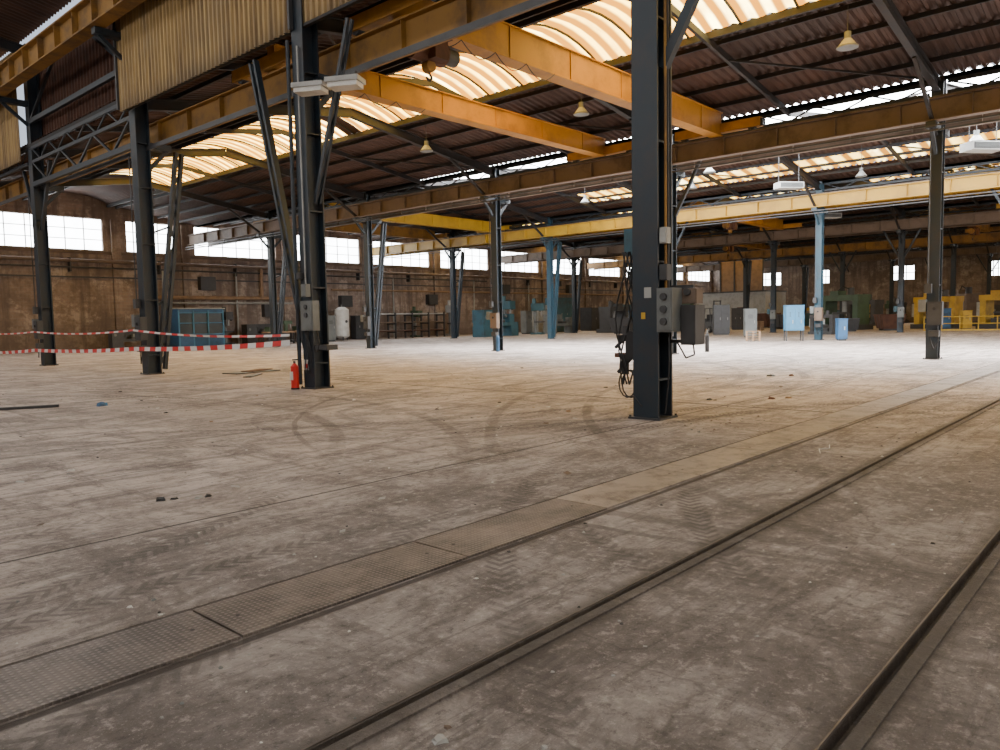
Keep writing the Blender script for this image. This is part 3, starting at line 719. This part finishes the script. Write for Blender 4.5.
cabinet('tool_cabinet', 43.6, 16.6, 1.0, .6, 2.0, 'ltblue', 2, -math.pi/2+.6, .6)
TB = cabinet('tool_cabinet', 44.3, 14.2, .5, .5, 1.2, 'blue', 1, -math.pi/2+.6, .1)
TG = cabinet('tool_cabinet', 50.0, 22.0, .8, .6, 1.9, 'grey', 1, -math.pi/2+.6, .1)
TD = cabinet('tool_cabinet', 56.0, 27.0, 1.2, .8, 2.3, 'dkgrey', 2, -math.pi/2+.6, .1)
inst(TG, 'tool_cabinet', (36.9, 51.9, 0), 0, 1.1); inst(TD, 'tool_cabinet', (42.0, 54.7, 0), 0, .9); inst(TG, 'tool_cabinet', (58.9, 49.3, 0), 0, 1.2)
def pallet(x, y, r, n):
    g = MB()
    for k in range(n):
        z = k*.15
        for yy in (-.36, 0, .36):
            for xx in (-.55, 0, .55): g.box((xx, yy, z+.05), (.12, .1, .1), 'wood')
        for j in range(6): g.box((-.53+j*.212, 0, z+.118), (.14, .8, .022), 'wood')
        for yy in (-.36, 0, .36): g.box((0, yy, z+.1), (1.2, .1, .015), 'wood')
    return g.obj('wooden_pallet', (x, y, 0), r)
PL = pallet(43.4, 18.9, .4, 4); pallet(70, 30, .2, 6)
g = MB(); g.bb(-.2, .2, -4.5, 4.5, 0, 4.2, 'ltgrey'); g.bb(.2, 6, 4.3, 4.5, 0, 4.2, 'ltgrey'); g.bb(.2, 6, -4.5, -4.3, 0, 4.2, 'ltgrey')
g.bb(-.25, -.2, -2.5, -1.0, 0, 2.4, 'rust'); g.bb(-.25, -.2, .5, 2.2, 1.2, 2.4, 'glassd'); g.bb(-.3, 6.1, -4.6, 4.6, 4.2, 4.35, 'dkgrey')
g.bb(-.1, .1, -4.2, 1.2, 4.35, 8.0, 'wood')
for y in (-4.2, -2.4, -.6, 1.2): g.bb(-.2, -.1, y-.08, y+.08, 4.35, 8.0, 'dkgrey')
g.obj('storage_enclosure', (88.5, 41.5, 0))
def skip(x, y, mat, r=0, s=1):
    g = MB(); w, L, h = .9, 1.5, 1.3
    vs = [(-L*.75, -w*.8, .15), (L*.75, -w*.8, .15), (L*.75, w*.8, .15), (-L*.75, w*.8, .15), (-L, -w, h), (L, -w, h), (L, w, h), (-L, w, h)]
    g.add(vs, [(0, 3, 2, 1), (0, 1, 5, 4), (1, 2, 6, 5), (2, 3, 7, 6), (3, 0, 4, 7)], mat)
    for a, b in ((4, 5), (5, 6), (6, 7), (7, 4)): g.beam(vs[a], vs[b], .08, .08, mat)
    for xx in (-.8, 0, .8): g.beam((xx, -w*.82, .15), (xx*1.2, -w-.02, h), .06, .06, mat); g.beam((xx, w*.82, .15), (xx*1.2, w+.02, h), .06, .06, mat)
    for xx in (-.8, .8): g.bb(xx-.1, xx+.1, -.6, .6, 0, .15, 'dkgrey')
    o = g.obj('metal_skip', (x, y, 0), r); o.scale = (s, s, s); return o
SK = skip(69, 18.3, 'rust', .5); skip(66, 20.5, 'dkgrey', .3, .8); skip(85, 36, 'rust', 1.2, 1.2); skip(82.5, 33, 'rust', 1.2, 1.1); skip(77, 30, 'dkgrey', 1.0, 1.1); skip(60, 38.5, 'dkgrey', .3, 1.1)
def press(x, y, mat, r=0, s=1):
    g = MB(); g.bb(-1.6, 1.6, -.9, .9, 0, .35, 'dkgrey'); g.bb(-1.5, -1.1, -.6, .6, .35, 2.0, mat); g.bb(1.1, 1.5, -.6, .6, .35, 2.0, mat)
    g.bb(-1.55, 1.55, -.65, .65, 2.0, 2.4, mat); g.bb(-.8, .8, -.5, .5, .35, .75, 'dkgrey'); g.cyl((0, 0, 1.2), (0, 0, 2.0), .16, 'ltgrey', 14); g.bb(-.7, .7, -.4, .4, 1.1, 1.22, 'dkgrey')
    g.cyl((-.5, 0, 2.4), (-.5, 0, 2.9), .22, 'dkgrey', 14); g.bb(.2, .9, -.4, .4, 2.4, 2.7, mat); g.bb(1.6, 1.9, -.4, .2, .9, 1.9, 'ltgrey')
    g.tube([(-.5, .2, 2.8), (-.1, .3, 3.0), (.4, .2, 2.7)], .04, 'black', 6)
    o = g.obj('hydraulic_press', (x, y, 0), r); o.scale = (s, s, s); return o
PY = press(75, 16.0, 'yellowm', 1.3, 1.15); press(72.6, 10.6, 'yellowm', 1.3, 1.15); PD = press(82, 8.6, 'dkgrey', 1.0, 1.1); PG = press(72.5, 23.0, 'green', 1.2, 1.3); press(57, 19.5, 'dkgrey', 1.3, .6); press(92, 27, 'dkgrey', 1.2, 1.2); PT = press(86, 16, 'tan', .6, 1.3)
cabinet('tool_cabinet', 70.6, 14.6, .8, .6, 1.7, 'blue', 1, -1); cabinet('tool_cabinet', 70.2, 13.0, .7, .6, 1.5, 'yellowm', 1, -1)
protosM = [('lathe', LT), ('lathe', LD), ('pillar_drill', DT), ('pillar_drill', DD), ('pillar_drill', DG), ('tool_cabinet', TG), ('tool_cabinet', TD), ('hydraulic_press', PD), ('hydraulic_press', PG), ('hydraulic_press', PT), ('workbench', WB), ('metal_skip', SK), ('tool_cabinet', TB), ('wooden_pallet', PL), ('hydraulic_press', PY)]
used = [(88.5, 41.5, 8), (85, 36, 3), (82.5, 33, 3), (77, 30, 3), (72.5, 23, 3), (92, 27, 3), (86, 16, 3), (84, 45, 2), (70, 30, 2), (75, 16, 3.4), (72.6, 10.6, 3.4), (82, 8.6, 3), (70.4, 14, 2.5), (71.5, 44, 2), (60, 38.5, 3), (61.5, 47, 3), (62.5, 31, 3), (69, 18.3, 2.5), (66, 20.5, 2), (68, 11.5, 4.5),
        (63.5, 51.2, 2), (66.8, 51.2, 2.5), (73.5, 51, 3), (81, 52, 3), (91, 53, 3), (77, 49, 2), (86.5, 51, 2), (69.9, 54, 2)]
for X_ in ROWS:
    for y in YF: used.append((X_, y, 1.5))
rnd = random.Random(21)
for gx in range(64, 110, 5):
    for gy in range(8, 54, 5):
        x = gx+rnd.uniform(-.7, .7); y = gy+rnd.uniform(-.7, .7)
        if rnd.random() > (.35+.014*(gx-60)+(.3 if gy > 38 else 0)): continue
        if any(math.hypot(x-a, y-b) < c+1.8 for a, b, c in used): continue
        nm_, pr = rnd.choice(protosM); inst(pr, nm_, (x, y, 0), rnd.choice((0, math.pi/2, -math.pi/2, .3)), rnd.uniform(.9, 1.15))
g = MB()
for k in range(7): g.cyl((0, k*1.2, 0), (0, k*1.2, 1.1), .04, 'yellowm', 8)
for z in (.55, 1.08): g.cyl((0, 0, z), (0, 7.2, z), .035, 'yellowm', 8)
g.bb(-.02, .02, 0, 7.2, 0, .12, 'yellowm'); g.obj('safety_railing', (67.5, 8.0, 0), .15)
g = MB()
g.bb(-1.0, .8, -.5, .5, .35, .95, 'dkgrey'); g.bb(-1.15, -.6, -.5, .5, .35, 1.25, 'dkgrey'); g.bb(-.3, .2, -.3, .3, .95, 1.1, 'black'); g.bb(-.4, -.3, -.3, .3, 1.1, 1.6, 'black')
for x in (-.7, .6):
    for y in (-.5, .5): g.cyl((x, y-.1, .3), (x, y+.1, .3), .3, 'black', 18); g.cyl((x, y-.11, .3), (x, y+.11, .3), .13, 'ltgrey', 12)
for x in (-.6, .65):
    for y in (-.45, .45): g.beam((x, y, .95), (x*.7, y, 2.1), .06, .06, 'dkgrey')
g.bb(-.5, .6, -.5, .5, 2.1, 2.16, 'dkgrey')
for y in (-.3, .3): g.bb(.9, 1.0, y-.05, y+.05, .1, 2.8, 'dkgrey'); g.bb(1.0, 2.0, y-.06, y+.06, .08, .12, 'dkgrey')
for z in (.4, 1.4, 2.7): g.bb(.9, 1.0, -.3, .3, z, z+.08, 'dkgrey')
g.obj('forklift', (62.5, 31.0, 0), -2.2)
def bottle(x, y, mat='black'):
    g = MB(); g.cyl((0, 0, 0), (0, 0, .7), .09, mat, 14); g.cyl((0, 0, .7), (0, 0, .82), .09, mat, 14, .03); g.cyl((0, 0, .82), (0, 0, .95), .03, 'grey', 8); g.obj('gas_bottle', (x, y, 0))
bottle(30.2, 15.2); bottle(27.2, 24.6, 'blue')

# ------------------------------------------------------------------ loose debris
def chunk(g, x, y, s, mat, flat=.5):
    n = random.randint(5, 7); lo = []; hi = []
    for i in range(n):
        a = 2*math.pi*i/n+random.uniform(-.3, .3); r = s*random.uniform(.6, 1.2)
        lo.append((x+r*math.cos(a), y+r*math.sin(a), .001)); hi.append((x+r*.7*math.cos(a+.2), y+r*.7*math.sin(a+.2), s*flat*random.uniform(.6, 1.3)))
    g.add(lo+hi, [tuple(range(n, 2*n)), tuple(range(n-1, -1, -1))]+[(i, (i+1) % n, n+(i+1) % n, n+i) for i in range(n)], mat)
g = MB()
def ok(x, y): return not (.75 < y < 1.0 or 2.18 < y < 2.42 or 3.45 < y < 4.12) and all(abs(x-c[0]) > .6 or abs(y-c[1]) > .6 for c in P1) and math.hypot(x-13, y-22) > 2.6
for _ in range(650):
    d = random.uniform(2.2, 28); a = math.radians(42)+random.uniform(-.62, .62); x, y = d*math.cos(a), d*math.sin(a)
    if ok(x, y): chunk(g, x, y, random.uniform(.003, .013)*(1+d*.05), random.choice(('ltgrey', 'ltgrey', 'grey', 'white', 'white', 'dkgrey', 'black')), .5)
for _ in range(45):
    x, y = random.uniform(3, 22), random.uniform(6, 20)
    if ok(x, y): chunk(g, x, y, random.uniform(.02, .06), random.choice(('ltgrey', 'tan', 'dkgrey', 'black', 'wood', 'white')), .35)
for x, y, s, mt in ((1.9, 2.05, .035, 'ltgrey'), (1.98, 2.1, .02, 'tan'), (3.0, 6.9, .06, 'black'), (3.1, 6.85, .04, 'black'), (3.35, 6.7, .05, 'black'), (3.3, 3.2, .015, 'white'),
                    (13.9, 5.7, .10, 'rust'), (14.2, 5.5, .07, 'wood'), (19.0, 7.8, .12, 'black'), (19.3, 7.4, .1, 'rust'), (13.2, 6.6, .06, 'black')):
    chunk(g, x, y, s, mt, .4)
g.obj('rubble_debris')
g = MB()
for _ in range(26):
    d = random.uniform(4, 20); a = math.radians(42)+random.uniform(-.1, .6); x, y = d*math.cos(a), d*math.sin(a)
    if ok(x, y):
        s = random.uniform(.03, .09); r_ = random.random()*3; c_, n_s = math.cos(r_)*s, math.sin(r_)*s
        g.add([(x-c_, y-n_s, .003), (x+n_s*.6, y-c_*.6, .004), (x+c_, y+n_s, .012), (x-n_s*.6, y+c_*.6, .008)], [(0, 1, 2, 3)], random.choice(('white', 'ltgrey', 'tan')))
g.obj('paper_scraps')
g = MB(); chunk(g, 0, 0, .10, 'blue', .7); chunk(g, .12, .05, .07, 'ltblue', .8); g.obj('crumpled_plastic_bag', (5.9, 16.1, 0))
g = MB(); g.box((0, 0, .02), (1.8, .7, .03), 'dkgrey', .2); g.box((.3, .2, .05), (1.2, .45, .02), 'rust', .5); g.box((-.9, -1.6, .02), (1.3, .25, .03), 'dkgrey', .8); g.obj('steel_sheet_offcut', (13.0, 22.6, 0))
g = MB(); g.box((0, 0, .03), (1.4, .12, .05), 'dkgrey', .3); g.box((.1, .1, .02), (1.1, .08, .03), 'wood', .15); g.obj('steel_offcut', (4.7, 17.0, 0), -.7)
g = MB(); g.tube([(8.7, 3.0, .02), (8.95, 3.1, .02), (9.0, 3.0, .03), (9.3, 3.1, .02)], .006, 'white', 6); g.obj('wire_scrap')
g = MB()
for _ in range(60):
    x, y = 10.3+random.gauss(0, .6), 5.2+random.gauss(0, .35)
    if ok(x, y): chunk(g, x, y, random.uniform(.008, .02), random.choice(('tan', 'ltgrey', 'grey')), .6)
g.obj('gravel_scatter')

# ------------------------------------------------------------------ world
w = bpy.data.worlds.new('sky'); scene.world = w; w.use_nodes = True; t = w.node_tree; t.nodes.clear()
o = t.nodes.new('ShaderNodeOutputWorld'); b = t.nodes.new('ShaderNodeBackground'); b.inputs[0].default_value = (.75, .85, 1, 1); b.inputs[1].default_value = 1.0
t.links.new(b.outputs[0], o.inputs[0])

# ------------------------------------------------------------------ camera
yaw = math.radians(42); pit = math.radians(4.25); r = math.radians(1.1)
F = Vector((math.cos(yaw)*math.cos(pit), math.sin(yaw)*math.cos(pit), -math.sin(pit)))
R0 = Vector((math.sin(yaw), -math.cos(yaw), 0)); U0 = R0.cross(F)
R = R0*math.cos(r)-U0*math.sin(r); U = U0*math.cos(r)+R0*math.sin(r)
mat = Matrix(((R.x, U.x, -F.x, 0), (R.y, U.y, -F.y, 0), (R.z, U.z, -F.z, 1.6), (0, 0, 0, 1)))
cam = bpy.data.cameras.new('camera'); co = bpy.data.objects.new('camera', cam); scene.collection.objects.link(co)
co.matrix_world = mat; cam.lens = 27.36; cam.sensor_width = 36; cam.clip_end = 400; cam.clip_start = .05
scene.camera = co
